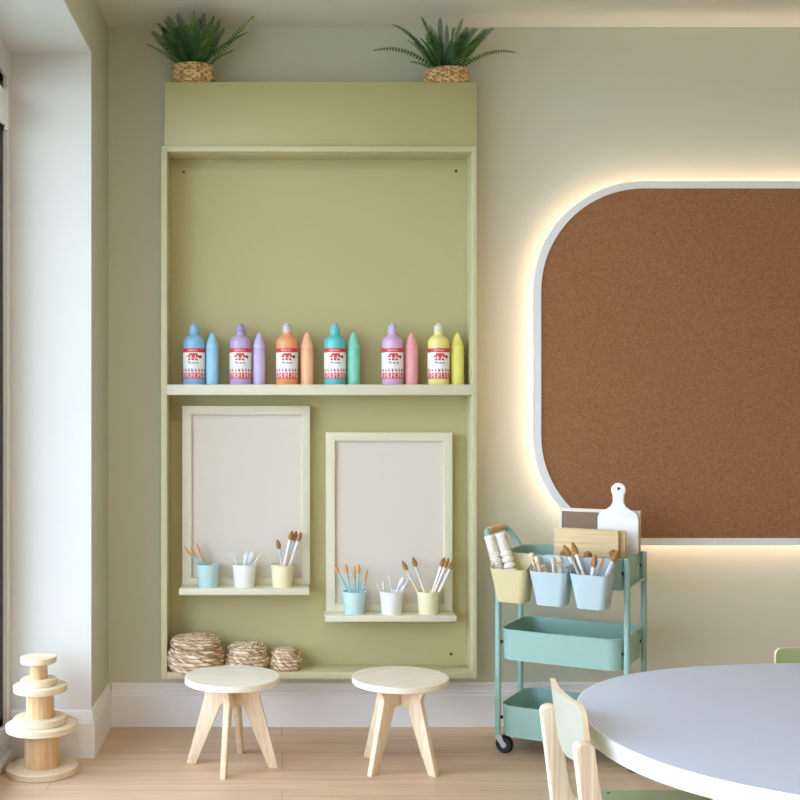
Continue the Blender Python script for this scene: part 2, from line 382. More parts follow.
capc = {'blue': (150, 186, 220), 'lilac': (160, 150, 190), 'orange': (208, 196, 204), 'turquoise': (120, 190, 206), 'pink': (196, 180, 216), 'yellow': (222, 218, 196)}
proto_b = proto_c = None
R = .0384
for i, (cn, pb, pc, rb, rc) in enumerate(bcol):
    d = 4.035
    if proto_b is None:
        proto_b = t = thing('paint_bottle', '', 'paint bottle')
        body = MB().lathe([(0, 0), (R-.003, 0), (R, .004), (R, .150), (R-.001, .155), (R-.005, .161), (.030, .166), (.022, .170), (.0185, .174), (.0165, .180), (.0165, .186), (0, .186)], 32)
        body.build('bottle', 'black', t)
        label_mesh(R+.0004).build('label', ['label_white', 'label_red', 'label_dark', 'label_pink', 'label_teal'], t)
        MB().lathe([(.0175, .184), (.0175, .190), (.0155, .192), (.0155, .206), (.013, .209), (.008, .211), (.006, .217), (0, .217)], 20).build('cap', 'black', t)
    else: t = copy_tree(proto_b)
    t.location = (X(pb, d), d, sh1)
    tag(t, '%s paint bottle with a red and white label on the shelf' % cn, 'paint bottle', 'labelled paint bottles on the cabinet shelf')
    mt = paint('paint_'+cn, rb, .25, var=.05, vscale=25); ct = paint('cap_'+cn, capc[cn], .3)
    for ch in t.children:
        if ch.name.startswith('label'): continue
        ch.data = ch.data.copy(); ch.data.materials[0] = mt if ch.name.startswith('bottle') else ct
    if proto_c is None:
        proto_c = t = thing('crayon_bottle', '', 'crayon bottle'); r = .0226
        MB().lathe([(0, 0), (r-.001, 0), (r, .002), (r, .008), (r-.0012, .009), (r-.0012, .012), (r, .013), (r, .122), (r-.0012, .1235), (r-.0012, .127), (r, .1285), (r, .138), (r-.002, .142)], 28).build('body', 'black', t)
        MB().lathe([(r-.002, .142), (.0155, .158), (.0085, .176), (.005, .182), (.002, .184), (0, .1842)], 28).build('tip', 'black', t)
    else: t = copy_tree(proto_c)
    t.location = (X(pc, d), d+.004, sh1)
    tag(t, '%s crayon shaped bottle with a pointed tip on the shelf' % ('mint green' if cn == 'turquoise' else cn), 'crayon bottle', 'crayon shaped bottles on the cabinet shelf')
    mt = paint('crayon_'+cn, rc, .45)
    for ch in t.children: ch.data = ch.data.copy(); ch.data.materials[0] = mt

# ------------------------------------------------------------------ brushes
def orient(o, base, tip):
    q = Vector((0, 0, 1)).rotation_difference((tip-base).normalized()); o.location = base; o.rotation_euler = q.to_euler()
def brush(base, tip, style, label, group, s=1.0):
    L = (tip-base).length
    t = thing('paint_brush', label, 'paint brush', group=group); orient(t, base, tip)
    hm, fm, bm, hr, fr, br, bl, fl, flat = {
        'blue': ('handle_blue', 'handle_blue', 'bristle_orange', .0036, .0045, .0068, .034, .02, 1),
        'slim': ('handle_blue', 'handle_blue', 'bristle_orange', .003, .0034, .0036, .045, .01, 1),
        'white': ('handle_white', 'ferrule', 'bristle_brown', .0048, .0062, .0085, .034, .045, 1),
        'wood': ('pale_peg', 'ferrule', 'bristle_brown', .0048, .0058, .0082, .036, .05, 1),
        'brown': ('brown_peg', 'ferrule', 'bristle_brown', .0048, .006, .0085, .034, .05, 1),
        'mini': ('handle_white', 'handle_white', 'bristle_white', .0026, .003, .0042, .022, .016, 1),
        'flat': ('handle_white', 'ferrule', 'bristle_white', .0036, .0085, .0095, .024, .028, .45)}[style]
    hr, fr, br, bl = hr*s, fr*s, br*s, bl*s
    Tm = Matrix.Diagonal((1, flat, 1, 1))
    zb = L-bl; zf = zb-fl
    MB().lathe([(0, 0), (hr*.6, .001), (hr*.8, zf*.3), (hr, zf*.75), (hr*.9, zf), (0, zf+.001)], 12).build('handle', hm, t)
    MB().lathe([(hr*.9, zf), (fr*.9, zf+.006), (fr, zb), (0, zb+.0005)], 12, T=Tm).build('ferrule', fm, t)
    MB().lathe([(fr*.92, zb-.001), (br, zb+bl*.3), (br*.95, zb+bl*.55), (br*.55, zb+bl*.85), (br*.12, L), (0, L)], 12, T=Tm, disp=lambda k, a: .0004*math.cos(9*a)).build('bristles', bm, t)
    return t
def cup(label, px, d, z, mat, r1=.041, r0=.0335, h=.079):
    t = tag(MB().lathe([(0, 0), (r0, 0), (r0+.001, .002), (r1-.0006, h-.006), (r1+.0009, h-.005), (r1+.0009, h), (r1-.0012, h), (r1-.0024, h-.006), (r0-.0014, .003), (0, .003)], 36).build('plastic_cup', mat, loc=(X(px, d), d, z)), label, 'cup', 'plastic cups on the board ledges')
    return t
CD = 4.014
def cup_brushes(cpx, z, items, where):
    cx = X(cpx, CD)
    n = len(items)
    for i, (tx, ty, rx, ry, style) in enumerate(items):
        d = CD + (-.012 + .024*(i % 3)/2)
        T = P(tx, ty, d); Rm = P(rx, ry, d); k = (T.z - (z+.006))/(T.z-Rm.z); B = T + (Rm-T)*k
        B.x = max(cx-.024, min(cx+.024, B.x)); B.y = CD + (.012 - .024*((i*2) % 3)/2); B.z = z+.006
        T.y = d + .004
        nm = {'blue': 'orange-bristled blue brush', 'slim': 'slim orange-tipped blue brush', 'white': 'brown-bristled white brush', 'wood': 'brown-bristled wooden brush', 'mini': 'small white brush', 'flat': 'flat white brush'}[style]
        brush(B, T, style, '%s, %s from left in the %s' % (nm, ORD[i], where), 'brushes in the '+where)
for (px, mat, cn) in ((208, 'blue_cup', 'pale blue'), (244.5, 'white_cup', 'white'), (282.5, 'yellow_cup', 'pale yellow')):
    cup('%s plastic cup on the left board ledge' % cn, px, CD, LZ1, mat)
for (px, mat, cn) in ((354.5, 'blue_cup', 'pale blue'), (391.5, 'white_cup', 'white'), (428.5, 'yellow_cup', 'pale yellow')):
    cup('%s plastic cup on the right board ledge' % cn, px, CD, LZ2, mat)
cup_brushes(208, LZ1, [(183.4, 546, 199, 565, 'slim'), (190, 547, 201, 564, 'slim'), (196.4, 543, 204, 563, 'slim'), (199.5, 551, 206, 564, 'slim')], 'blue cup on the left ledge')
cup_brushes(244.5, LZ1, [(229.5, 553, 236, 565, 'mini'), (233, 552, 237, 565, 'mini'), (247, 551.5, 245, 565, 'flat'), (252.5, 551.5, 249, 565, 'flat'), (261, 553.5, 253, 565, 'mini')], 'white cup on the left ledge')
cup_brushes(282.5, LZ1, [(277.2, 539.5, 282, 565.5, 'white'), (292, 530.5, 284, 566, 'white'), (296.5, 531, 286, 566, 'wood'), (301, 532, 290, 566, 'white')], 'yellow cup on the left ledge')
cup_brushes(354.5, LZ2, [(334.3, 565, 348.5, 592, 'blue'), (345.2, 563.5, 350, 592, 'blue'), (354.8, 566, 355, 592, 'slim'), (358.8, 564, 358, 592, 'blue'), (368, 569, 362, 592, 'slim')], 'blue cup on the right ledge')
cup_brushes(391.5, LZ2, [(375.5, 582.3, 381, 592, 'mini'), (383.2, 580.6, 384, 592, 'mini'), (388.4, 574, 392, 592, 'mini'), (404, 577, 398, 592, 'flat'), (409, 577.5, 401, 592, 'flat')], 'white cup on the right ledge')
cup_brushes(428.5, LZ2, [(402, 561, 418, 591, 'wood'), (412.8, 557.5, 424, 591, 'white'), (444.3, 557.5, 432.5, 591, 'white'), (448.8, 558, 436, 591, 'wood'), (454.2, 560.5, 439, 591, 'white')], 'yellow cup on the right ledge')

# ------------------------------------------------------------------ seagrass baskets
def seagrass(label, pl, pr, d, hb, hl):
    px_seed = pl
    r = (pr-pl)/2/F*d; t = thing('lidded_basket', label, 'basket', (X((pl+pr)/2, d), d, iz0), group='lidded seagrass baskets')
    n = 84; twist = max(12, int(r*210))
    def coils(prof, rows):
        # resample a profile into rope coils
        out = []; pts = [Vector((a, b)) for a, b in prof]
        ln = [0]
        for a, b in zip(pts, pts[1:]): ln.append(ln[-1]+(b-a).length)
        tot = ln[-1]; m = rows*5
        for k in range(m+1):
            s = tot*k/m; i = max(j for j in range(len(ln)) if ln[j] <= s+1e-9); i = min(i, len(pts)-2)
            u = (s-ln[i])/(ln[i+1]-ln[i]); p = pts[i].lerp(pts[i+1], u); tg = (pts[i+1]-pts[i]).normalized()
            nn = Vector((tg.y, -tg.x)); b = .0036*abs(math.sin(PI*k/5)); p = p + nn*b; out.append((max(p.x, 0), p.y))
        return out
    prof = [(0, .0), (r*.70, .0), (r*.86, hb*.14), (r*.955, hb*.36), (r*.97, hb*.58), (r*.93, hb*.82), (r*.80, hb*.97), (r*.70, hb)]
    rows = max(6, int(hb/.0095)+4)
    lump = lambda k, a: .0024*math.cos(twist*a + (k//5)*1.9 + (k % 5)*.5)
    rnd = random.Random(int(px_seed)); tab_ = [[rnd.choice((0, 0, 1, 1, 2, 3)) for _ in range(40)] for _ in range(60)]
    mf = lambda k, i: tab_[(k//5) % 60][((i*2+(k % 5)*2+(k//5)*3)//4) % 40] if k % 5 else 3 if (i+k) % 3 else 2
    mats = ['grass_pale', 'grass_tan', 'grass_mid', 'grass_dark']
    b = MB(); b.lathe(coils(prof, rows), n, disp=lump, mf=mf); b.build('basket_body', mats, t)
    lp = [(r*.70, hb+.0005), (r*.81, hb+.004), (r*.845, hb+.008), (r*.84, hb+hl*.5), (r*.74, hb+hl*.8), (r*.42, hb+hl*.98), (.002, hb+hl)]
    l = MB(); l.lathe(coils(lp, max(5, int(r/.012)+3)), n, disp=lump, mf=mf); l.build('lid', mats, t)
    return t
seagrass('largest lidded seagrass basket in the cabinet bottom left corner', 166.9, 224, 4.005, .086, .036)
seagrass('medium lidded seagrass basket between the large and the small one', 225, 268.6, 4.03, .060, .030)
seagrass('smallest lidded seagrass basket, right of the other two', 269.8, 302, 4.03, .046, .026)

# ------------------------------------------------------------------ ferns on the header box
ZT = Z(82, 3.984)
def fern(label, px, pr, ph, tips, seed, extra):
    d = 4.034; cx = X(px, d); t = thing('potted_fern', label, 'potted plant', (cx, d, ZT), group='potted ferns on the cabinet')
    r = pr; nr = 7
    prof = [(0, 0)] + [(r*(.93+.07*math.sin(PI*k/(nr*4)))+.0022*abs(math.sin(PI*k/4)), ph*k/(nr*4)) for k in range(nr*4+1)] + [(r*.88, ph), (r*.86, ph*.75), (0, ph*.75)]
    rc = random.Random(seed+1)
    tb = [[rc.choice((0, 0, 1)) for _ in range(48)] for _ in range(40)]
    def mf(k, i):
        row = (k-1)//4; c = (i + (3 if row % 2 else 0)) % 6
        if (k-1) % 4 == 0 and c in (0, 1): return 2
        return 2 if c == 0 and (k-1) % 4 == 3 else tb[row % 40][(i//3 + row) % 48]
    MB().lathe(prof, 96, disp=lambda k, a: (.0022*math.cos(16*a+(PI if ((k-1)//4) % 2 else 0)) if 1 < k < nr*4 else 0), mf=mf).build('basket_pot', ['cane_pale', 'cane_mid', 'cane_dark'], t)
    MB().lathe([(r*.84, ph*.76), (r*.5, ph*.9), (0, ph*.95)], 24).build('soil', 'soil', t)
    rnd = random.Random(seed); fb = MB(); leafm = [0]
    def frond(tip, width, up, face, nleaf=23):
        leafm[0] = rnd.choice((0, 0, 1, 1, 2))
        b0 = Vector((rnd.uniform(-.3, .3)*r + tip.x*.12, rnd.uniform(-.25, .25)*r+tip.y*.1, ph*.8)); mid = (b0+tip)/2 + up
        pts = []
        for k in range(nleaf+1):
            u = k/nleaf; pts.append(b0*(1-u)**2 + mid*2*u*(1-u) + tip*u*u)
        fb.tube(pts, [.0016*(1-.7*k/nleaf) for k in range(nleaf+1)], 5, leafm[0])
        for k in range(2, nleaf):
            u = k/nleaf; tg = (pts[k+1]-pts[k-1]).normalized(); sd = tg.cross(face).normalized(); nrm = sd.cross(tg).normalized()
            w = width*1.25*(min(1, u*3.2))*(1-u**3.4)**.7+.0015; sp = (pts[k+1]-pts[k]).length*.40
            for s in (-1, 1):
                dr = (sd*s + tg*.42 - nrm*.18*rnd.uniform(.3, 1.4)).normalized(); e = pts[k]+dr*w; m1 = pts[k]+dr*w*.45
                fb.add([pts[k]-tg*sp*.6, m1-tg*sp*.9+nrm*.001, e, m1+tg*sp*.9+nrm*.001, pts[k]+tg*sp*.6, pts[k]+dr*w*.5-nrm*.001], [(0, 1, 5), (1, 2, 5), (2, 3, 5), (3, 4, 5), (4, 0, 5)], leafm[0], False)
    o = Vector((cx, d, ZT))
    for (tx, ty, td, w, ux, uz) in tips:
        tip = P(tx, ty, td)-o; face = Vector((rnd.uniform(-.35, .35), -1, .35)) if uz < .5 else Vector((0, -.85, .6))
        frond(tip, w, Vector((ux, 0, min(uz, .49) if uz < .5 else uz-.5)), face)
    for _ in range(extra):
        a = rnd.uniform(PI*1.02, PI*1.98); l = rnd.uniform(.06, .13); h = rnd.uniform(.08, .15)
        tip = Vector((l*math.cos(a)*1.1, max(l*math.sin(a), -.16), ph+h)); frond(tip, rnd.uniform(.012, .018), Vector((0, 0, .03)), Vector((0, -1, .4)))
    fb.build('foliage', ['leaf_deep', 'leaf', 'leaf_lime'], t)
fern('dense potted fern in a woven basket above the cabinet left end', 193.5, .0755, .066,
     [(146, 44, 3.94, .010, 0, .52), (151, 31, 3.93, .019, 0, .02), (167, 16, 3.90, .02, 0, .03), (177, 13, 3.86, .02, 0, .03), (186, 20, 3.82, .019, 0, .03), (194, 10, 3.86, .018, 0, .02), (204, 12, 3.9, .018, 0, .02), (215, 15, 3.87, .021, 0, .03), (221, 19, 3.9, .018, 0, .03),
      (173, 28, 3.82, .019, 0, .03), (186, 31, 3.8, .019, 0, .03), (196, 24, 3.8, .018, 0, .03), (205, 31, 3.8, .018, 0, .03), (213, 34, 3.84, .016, 0, .03), (162, 34, 3.86, .017, 0, .02),
      (255, 15, 3.95, .013, 0, .02), (249, 32, 3.93, .013, 0, .53), (235, 50, 3.92, .011, 0, .52), (165, 52, 3.88, .014, 0, .52), (209, 22, 3.83, .02, 0, .02), (180, 24, 3.84, .02, 0, .02), (200, 18, 3.95, .02, 0, .02), (170, 30, 3.95, .02, 0, .02), (225, 28, 3.93, .019, 0, .02)], 5, 14)
fern('open potted fern with drooping side fronds above the cabinet right end', 446.5, .0805, .050,
     [(372, 51, 3.98, .013, 0, .58), (392, 24.5, 3.98, .012, .0, .57), (407, 33, 3.96, .010, 0, .54), (407, 40, 3.93, .010, 0, .53), (421, 16.5, 3.90, .012, 0, .03), (430, 25, 3.86, .013, 0, .03), (440, 17, 3.87, .014, 0, .02), (447, 24, 3.84, .013, 0, .02), (463, 17.5, 3.86, .015, 0, .02), (455, 27, 3.82, .014, 0, .03),
      (494, 27.5, 3.96, .015, 0, .03), (487, 38, 3.94, .012, 0, .53), (517, 53, 3.97, .012, 0, .57), (478, 28, 3.9, .013, 0, .03), (420, 38, 3.86, .013, 0, .03), (410, 62, 3.92, .014, 0, .52), (480, 58, 3.92, .013, 0, .53), (435, 30, 3.83, .016, 0, .02), (452, 33, 3.83, .016, 0, .02), (426, 34, 3.95, .016, 0, .02), (468, 33, 3.95, .016, 0, .02)], 11, 10)

# ------------------------------------------------------------------ cork board with LED halo
YC0, YC1 = 4.052, 4.076
bx0, bx1, bz0, bz1 = X(534, YC0), 3.45, Z(545.5, YC0), Z(181, YC0); BR = 110/F*YC0
cb = thing('cork_board', 'large rounded cork pinboard in a white frame with warm light glowing behind', 'pinboard', ((bx0+bx1)/2, YC1, bz0))
o = Vector(((bx0+bx1)/2, 0, bz0))
outer = rrect(bx0-o.x, 0, bx1-o.x, bz1-bz0, BR, 20); fw = .0255
inner = rrect(bx0-o.x+fw, fw, bx1-o.x-fw, bz1-bz0-fw, BR-fw, 20); n = len(outer)
fr = MB(); y0, y1 = YC0-YC1, 0
fr.add([(a, y0, b) for a, b in outer]+[(a, y0, b) for a, b in inner]+[(a, y1, b) for a, b in outer]+[(a, y1, b) for a, b in inner],
       [f for i in range(n) for j in [(i+1) % n] for f in ((i, j, n+j, n+i), (2*n+i, 3*n+i, 3*n+j, 2*n+j), (i, 2*n+i, 2*n+j, j), (n+i, n+j, 3*n+j, 3*n+i))])
fr.build('frame', 'trim', cb)
MB().prism(inner, y0+.006, 0).build('cork_panel', 'cork', cb)
ins = .065; l0 = rrect(bx0-o.x+ins, ins, bx1-o.x-ins, bz1-bz0-ins, BR-ins, 14); l1 = rrect(bx0-o.x+ins+.003, ins+.003, bx1-o.x-ins-.003, bz1-bz0-ins-.003, BR-ins-.003, 14)
n = len(l0); ya, yb = .007, .021; st = MB()
st.add([(a, y, b) for y in (ya, yb) for l in (l0, l1) for a, b in l], [g for i in range(n) for j in [(i+1) % n] for g in ((n+i, 3*n+i, 3*n+j, n+j), (i, n+i, n+j, j), (2*n+i, 2*n+j, 3*n+j, 3*n+i))], 1)
st.add([(a, y, b) for y in (ya, yb) for a, b in l0], [(i, (i+1) % n, n+(i+1) % n, n+i) for i in range(n)], 0)
st.build('light_strip', ['led', 'trim'], cb)
for x in (-.8, 0, .8): MB().box((x-.03, 0, .3), (x+.03, W-YC1, .9)).build('wall_bracket', 'black', cb)

# ------------------------------------------------------------------ stools
def stool(label, cx, cy, rot, r):
    t = thing('round_stool', label, 'stool', (cx, cy, 0), rot, 'round birch stools')
    MB().lathe([(0, .265), (r-.002, .265), (r, .267), (r, .283), (r-.002, .285), (0, .285)], 64).build('seat', 'ply_flat', t)
    prof = [(.0095, .265), (.103, .265), (.105, .258), (.103, .250), (.094, .238), (.0885, .226), (.0905, .213), (.149, .0), (.118, 0), (.035, .195), (.0095, .195)]
    for k in range(4):
        MB().prism(prof, -.009, .009, T=Matrix.Rotation(k*PI/2, 4, 'Z')).build('leg', 'ply', t, bevel=.0015)
stool('round birch stool in front of the lidded baskets', -.158, 3.665, math.radians(-9.5), .1515)
stool('round birch stool under the right display board, nearer the trolley', (.3755), 3.652, math.radians(-136+180), .1535)

# ------------------------------------------------------------------ wooden spools
def spool(label, z, r0, r1, rc, h, th=.0205, loc=(-.750, 3.596), rot=0):
    t = thing('wooden_spool', label, 'wooden spool', (loc[0], loc[1], z), rot, 'stacked wooden spools')
    def disc(a, b, r, hole=False):
        p = [(0, a), (r-.002, a), (r, a+.002), (r, b-.002), (r-.002, b)] + ([(.0055, b), (.0055, b-.008), (0, b-.008)] if hole else [(0, b)])
        return MB().lathe(p, 56)
    disc(0, th, r0).build('bottom_disc', 'disc', t); disc(h-th, h, r1, rc < .03).build('top_disc', 'disc', t)
    MB().lathe([(rc, th), (rc, h-th)], 16, sm=False).build('core', 'pine', t)
spool('largest wooden spool at the bottom of the stack by the window', 0, .111, .1115, .055, .1535)
spool('middle-sized wooden spool between two others in the stack by the window', .1535, .0815, .083, .0435, .1205, rot=.4, loc=(-.7555, 3.596))
spool('smallest wooden spool on top of the stack by the window', .274, .0555, .0555, .0275, .0875, .0195, loc=(-.7605, 3.596))

# ------------------------------------------------------------------ trolley
th = math.radians(-29.8); U = Vector((math.cos(th), math.sin(th), 0)); V = Vector((-math.sin(th), math.cos(th), 0))
FL = Vector((.716, 3.81, 0)); CO = FL + U*.21 + V*.1175
def LC(u, v, z=0): return Vector((u-.21, v-.1175, z))
def CW(u, v, z=0): return FL + U*u + V*v + Vector((0, 0, z))
cart = thing('utility_trolley', 'mint green three-tier metal trolley on castors in front of the pinboard', 'trolley', CO, th)
def tub(o0, o1, z0, z1, t, n):
    # open container from an outer loop at z0 (o0) and at z1 (o1): loops of equal length
    mb = MB(); m = len(o0)
    c = Vector((sum(p[0] for p in o0)/m, sum(p[1] for p in o0)/m))
    def ins(l):
        out = []
        for i in range(m):
            a = Vector(l[i-1]); b = Vector(l[(i+1) % m]); d = (b-a).normalized(); out.append((l[i][0]-d.y*t, l[i][1]+d.x*t))
        return out
    zz = z1 if callable(z1) else (lambda x, y: z1)
    i0, i1 = ins(o0), ins(o1)
    vs = [(x, y, z0) for x, y in o0] + [(x, y, zz(x, y)) for x, y in o1] + [(x, y, zz(x, y)) for x, y in i1] + [(x, y, z0+t) for x, y in i0]
    fs = [list(range(m-1, -1, -1)), [3*m+i for i in range(m)]]
    for k in range(3): fs += [(k*m+i, k*m+(i+1) % m, (k+1)*m+(i+1) % m, (k+1)*m+i) for i in range(m)]
    mb.add(vs, fs, 0, True); return mb
for z0, z1 in ((.061, .161), (.313, .411), (.565, .662)):
    lo = [tuple(LC(a, b)[:2]) for a, b in rrect(.0145, -.022, .4085, .260, .045, 8)]; hi = [tuple(LC(a, b)[:2]) for a, b in rrect(.0115, -.025, .4115, .263, .048, 8)]
    tr = tub(lo, hi, z0, z1, .002, 8)
    tr.tube([(a, b, z1) for a, b in hi], .0022, 6, closed=True)
    tr.build('tray', 'mint', cart)
    for u, s in ((0, 1), (.42, -1)):
        for v in (0, .235):
            if z1 > .6 and u == 0: zc = .60
            else: zc = z1-.045
            p = LC(u, v, zc); MB().tube([p, p+Vector((s*.016, 0, 0))], .0055, 10).build('bolt', 'black', cart)
pr_ = .0098
hp = [LC(0, 0, .058), LC(0, 0, .35), LC(0, 0, .62), LC(-.008, 0, .665), LC(-.030, .002, .700), LC(-.046, .02, .722), LC(-.050, .05, .726), LC(-.050, .1175, .726), LC(-.050, .185, .726), LC(-.046, .215, .722), LC(-.030, .233, .700), LC(-.008, .235, .665), LC(0, .235, .62), LC(0, .235, .35), LC(0, .235, .058)]
MB().tube(smooth_path(hp, 5), pr_, 14).build('handle_frame', 'mint', cart)
MB().tube([LC(-.050, .045, .726), LC(-.050, .188, .726)], .0118, 16).build('grip', 'bamboo', cart)
for v in (0, .235): MB().tube([LC(.42, v, .058), LC(.42, v, .662), LC(.42, v, .665)], [pr_, pr_, pr_*.7], 14).build('post', 'mint', cart)
MB().tube([LC(.42, 0, .574), LC(.42, .235, .574)], .005, 10).build('side_rail', 'mint', cart)
for u in (0, .42):
    for v in (0, .235):
        cu = u + .022; f = MB()
        for s in (-1, 1): f.prism([(u-.012-.21, .060), (u+.016-.21, .060), (cu+.007-.21, .026), (cu-.007-.21, .026)], v-.1175+s*.015-.001, v-.1175+s*.015+.001)
        f.box(LC(u-.012, v-.016, .058), LC(u+.016, v+.016, .0615))
        c = f.build('castor', 'steel', cart)
        MB().lathe([(0, -.011), (.024, -.011), (.0285, -.006), (.0285, .006), (.024, .011), (0, .011)], 28, T=Matrix.Translation(LC(cu, v, .0285)) @ Matrix.Rotation(PI/2, 4, 'X')).build('wheel', 'black', c)
        MB().lathe([(0, -.0135), (.010, -.0135), (.010, .0135), (0, .0135)], 16, T=Matrix.Translation(LC(cu, v, .0285)) @ Matrix.Rotation(PI/2, 4, 'X')).build('hub', 'steel', c)
# bins hung on the front rim
def hung_bin(label, u0, u1, mat):
    uc = (u0+u1)/2; v1, v0 = -.0295, -.144
    org = CW(uc, (v0+v1)/2, .517); hw = (u1-u0)/2; hd = (v1-v0)/2
    hi = rrect(-hw, -hd, hw, hd, .018, 6); lo = rrect(-hw+.017, -hd+.024, hw-.017, hd-.004, .018, 6)
    mb = tub(lo, hi, 0, lambda x, y: .108+(y+hd)/(2*hd)*.037, .0022, 6)
    mb.box((-hw+.02, hd-.002, .138), (hw-.02, hd+.008, .1485)); 
    ob = mb.build('storage_bin', mat, loc=org); ob.rotation_euler = (0, 0, th)
    return tag(ob, label, 'storage bin', 'bins hung on the trolley rim')
hung_bin('pale yellow plastic bin hung on the trolley, holding white rolling pins', .018, .142, 'bin_yellow')
hung_bin('pale blue plastic bin with wooden pegs, hung on the middle of the trolley front', .147, .268, 'bin_blue')
hung_bin('pale blue plastic bin with paint brushes, hung at the right end of the trolley front', .275, .396, 'bin_blue')
BZ = .521
def inbin(u, v): return CW(u, v, BZ)
# textured rolling pins
def roller(label, base, tip, r, ribs):
    t = thing('textured_rolling_pin', label, 'rolling pin', group='rolling pins in the yellow bin'); orient(t, base, tip); L = (tip-base).length
    p = [(0, 0), (r*.9, 0)]; zr = L*.74
    for k in range(ribs): 
        a = zr*k/ribs; s = zr/ribs; p += [(r*.76, a+s*.05), (r*1.0, a+s*.28), (r*1.0, a+s*.72), (r*.76, a+s*.95)]
    p += [(r*.8, zr), (0, zr)]
    MB().lathe(p, 24).build('roller', 'clay', t)
    MB().lathe([(r*.8, zr), (r*.9, zr+.003), (r*.92, L-.012), (r*.98, L-.010), (r*.98, L-.002), (r*.9, L), (0, L)], 24).build('handle', 'clay', t)
roller('white textured rolling pin with fine rings, on the left in the yellow bin', CW(.060, -.088, BZ), P(489, 535.5, 3.735), .0178, 18)
roller('white textured rolling pin with thick rings, on the right in the yellow bin', CW(.100, -.08, BZ), P(500, 533, 3.735), .0195, 8)
# pegs in the middle bin
def peg(label, px, py, u, v, r, brown=False, d=3.64, ball=False, ring=True):
    tip = P(px, py, d); base = inbin(u, v); t = thing('wooden_peg', label, 'wooden peg', group='wooden pegs in the trolley'); orient(t, base, tip); L = (tip-base).length
    hz = L-2*r
    MB().lathe([(0, 0), (r*.75, 0), (r*.8, hz*.5), (r*.62, hz-.006), (r*1.02, hz-.004), (r*1.02, hz), (r*.5, hz+.003), (0, hz+.003)], 20).build('body', 'pale_peg', t)
    MB().lathe([(r*math.sin(PI*k/10), L-r-r*math.cos(PI*k/10)) for k in range(11)], 20).build('head', 'brown_peg' if brown else 'pale_peg', t)
peg('pale wooden peg with a round head, leftmost in the middle bin', 531, 552.5, .178, -.09, .0092, d=3.655)
peg('taller pale wooden peg beside the leftmost one in the middle bin', 536.5, 556, .195, -.108, .0092, d=3.64)
peg('short pale wooden peg with only its ball showing in the middle bin', 542, 564, .235, -.082, .009, d=3.655)
peg('pale wooden peg standing left of the stout one in the middle bin', 552.5, 557.5, .228, -.112, .0072, d=3.625)
peg('stout pale wooden peg at the right of the middle bin', 559, 556.5, .240, -.09, .0125, d=3.635)
TZ = .568
def stamper(label, px, py, u, v, r):
    base = CW(u, v, TZ); tip = P(px, py, base.y); tip.x, tip.y = base.x, base.y; L = tip.z-base.z
    t = thing('wooden_stamper', label, 'wooden stamper', base, group='brown knobbed stampers in the trolley tray')
    MB().lathe([(0, 0), (r*1.1, 0), (r*1.1, .01), (r*.45, .02), (r*.4, L-2*r+.002), (0, L-2*r+.002)], 18).build('stem', 'brown_peg', t)
    MB().lathe([(r*math.sin(PI*k/10), L-r-r*math.cos(PI*k/10)) for k in range(11)], 20).build('knob', 'brown_peg', t)
stamper('brown knobbed stamper in the trolley tray behind the middle bin', 556, 550, .208, .045, .0135)
stamper('brown knobbed stamper in the trolley tray behind the brush bin', 581, 551, .285, .045, .0135)
stamper('brown knobbed stamper in the trolley tray near its right post', 611, 549.5, .366, .045, .013)
# brushes in the right bin
bw = 'brush bin on the trolley'
def bbrush(tx, ty, td, u, v, style, label): brush(inbin(u, v), P(tx, ty, td), style, label, 'brushes in the '+bw, 1.15)
bbrush(563.5, 545, 3.60, .345, -.092, 'white', 'white-handled brush leaning furthest left in the '+bw)
bbrush(572, 542, 3.60, .350, -.108, 'wood', 'tall wooden brush with brown bristles, second from left in the '+bw)
bbrush(595.5, 555, 3.55, .325, -.115, 'brown', 'dark wooden brush with brown bristles, in the middle of the '+bw)
bbrush(604.5, 556, 3.555, .315, -.082, 'slim', 'slim blue-handled brush in the '+bw)
bbrush(618, 550.5, 3.57, .330, -.098, 'white', 'white-handled brush leaning furthest right in the '+bw)
t = thing('metal_scoop', 'small metal scoop lying over the left rim of the brush bin', 'scoop'); orient(t, inbin(.335, -.075), P(568.5, 566, 3.58))
L = (inbin(.335, -.075)-P(568.5, 566, 3.58)).length
MB().tube([(0, 0, 0), (0, 0, L-.02)], .0035, 10).build('handle', 'steel', t)
MB().lathe([(.003, L-.025), (.009, L-.018), (.011, L), (.0098, L), (.008, L-.017), (0, L-.022)], 18).build('bowl', 'steel', t)
# boards standing in the top tray
def slab(name, label, cat, u0, u1, v, zt, thick, mat, tilt=-4, rad=.006, extra_rot=0, hole=None, outline=None, group=None, parts=None):
    w = u1-u0; h = zt-TZ; ob = CW((u0+u1)/2, v, TZ)
    pts = outline if outline else rrect(-w/2, 0, w/2, h, rad, 5)
    if parts: o = thing(name, label, cat, ob, group=group); parts(o, w, h)
    else:
        o = MB().prism(pts, -thick/2, thick/2).build(name, mat, loc=ob, bevel=.0012); tag(o, label, cat, group)
    o.rotation_euler = (math.radians(tilt), 0, th+math.radians(extra_rot)); return o
slab('chopping_board', 'plain bamboo board at the front of the trolley top tray', 'chopping board', .162, .372, .085, .741, .014, 'bamboo', group='bamboo boards in the trolley tray')
slab('chopping_board', 'bamboo board peeking out right behind the plain bamboo board', 'chopping board', .180, .388, .112, .741, .012, 'bamboo', group='bamboo boards in the trolley tray')
def paddle():
    w, sh, top = .0665, .233, .322; hw = .0205
    r = [(w, 0), (w, sh-.03)] + arc(w-.03, sh-.03, .03, 0, PI*.46, 6) + [(hw+.014, sh+.004), (hw+.004, sh+.011), (hw-.003, sh+.026), (hw-.002, sh+.05)] + arc(0, top-.0235, .0235, -.3, PI/2, 8)
    return r + [(-a, b) for a, b in reversed(r[:-1])]
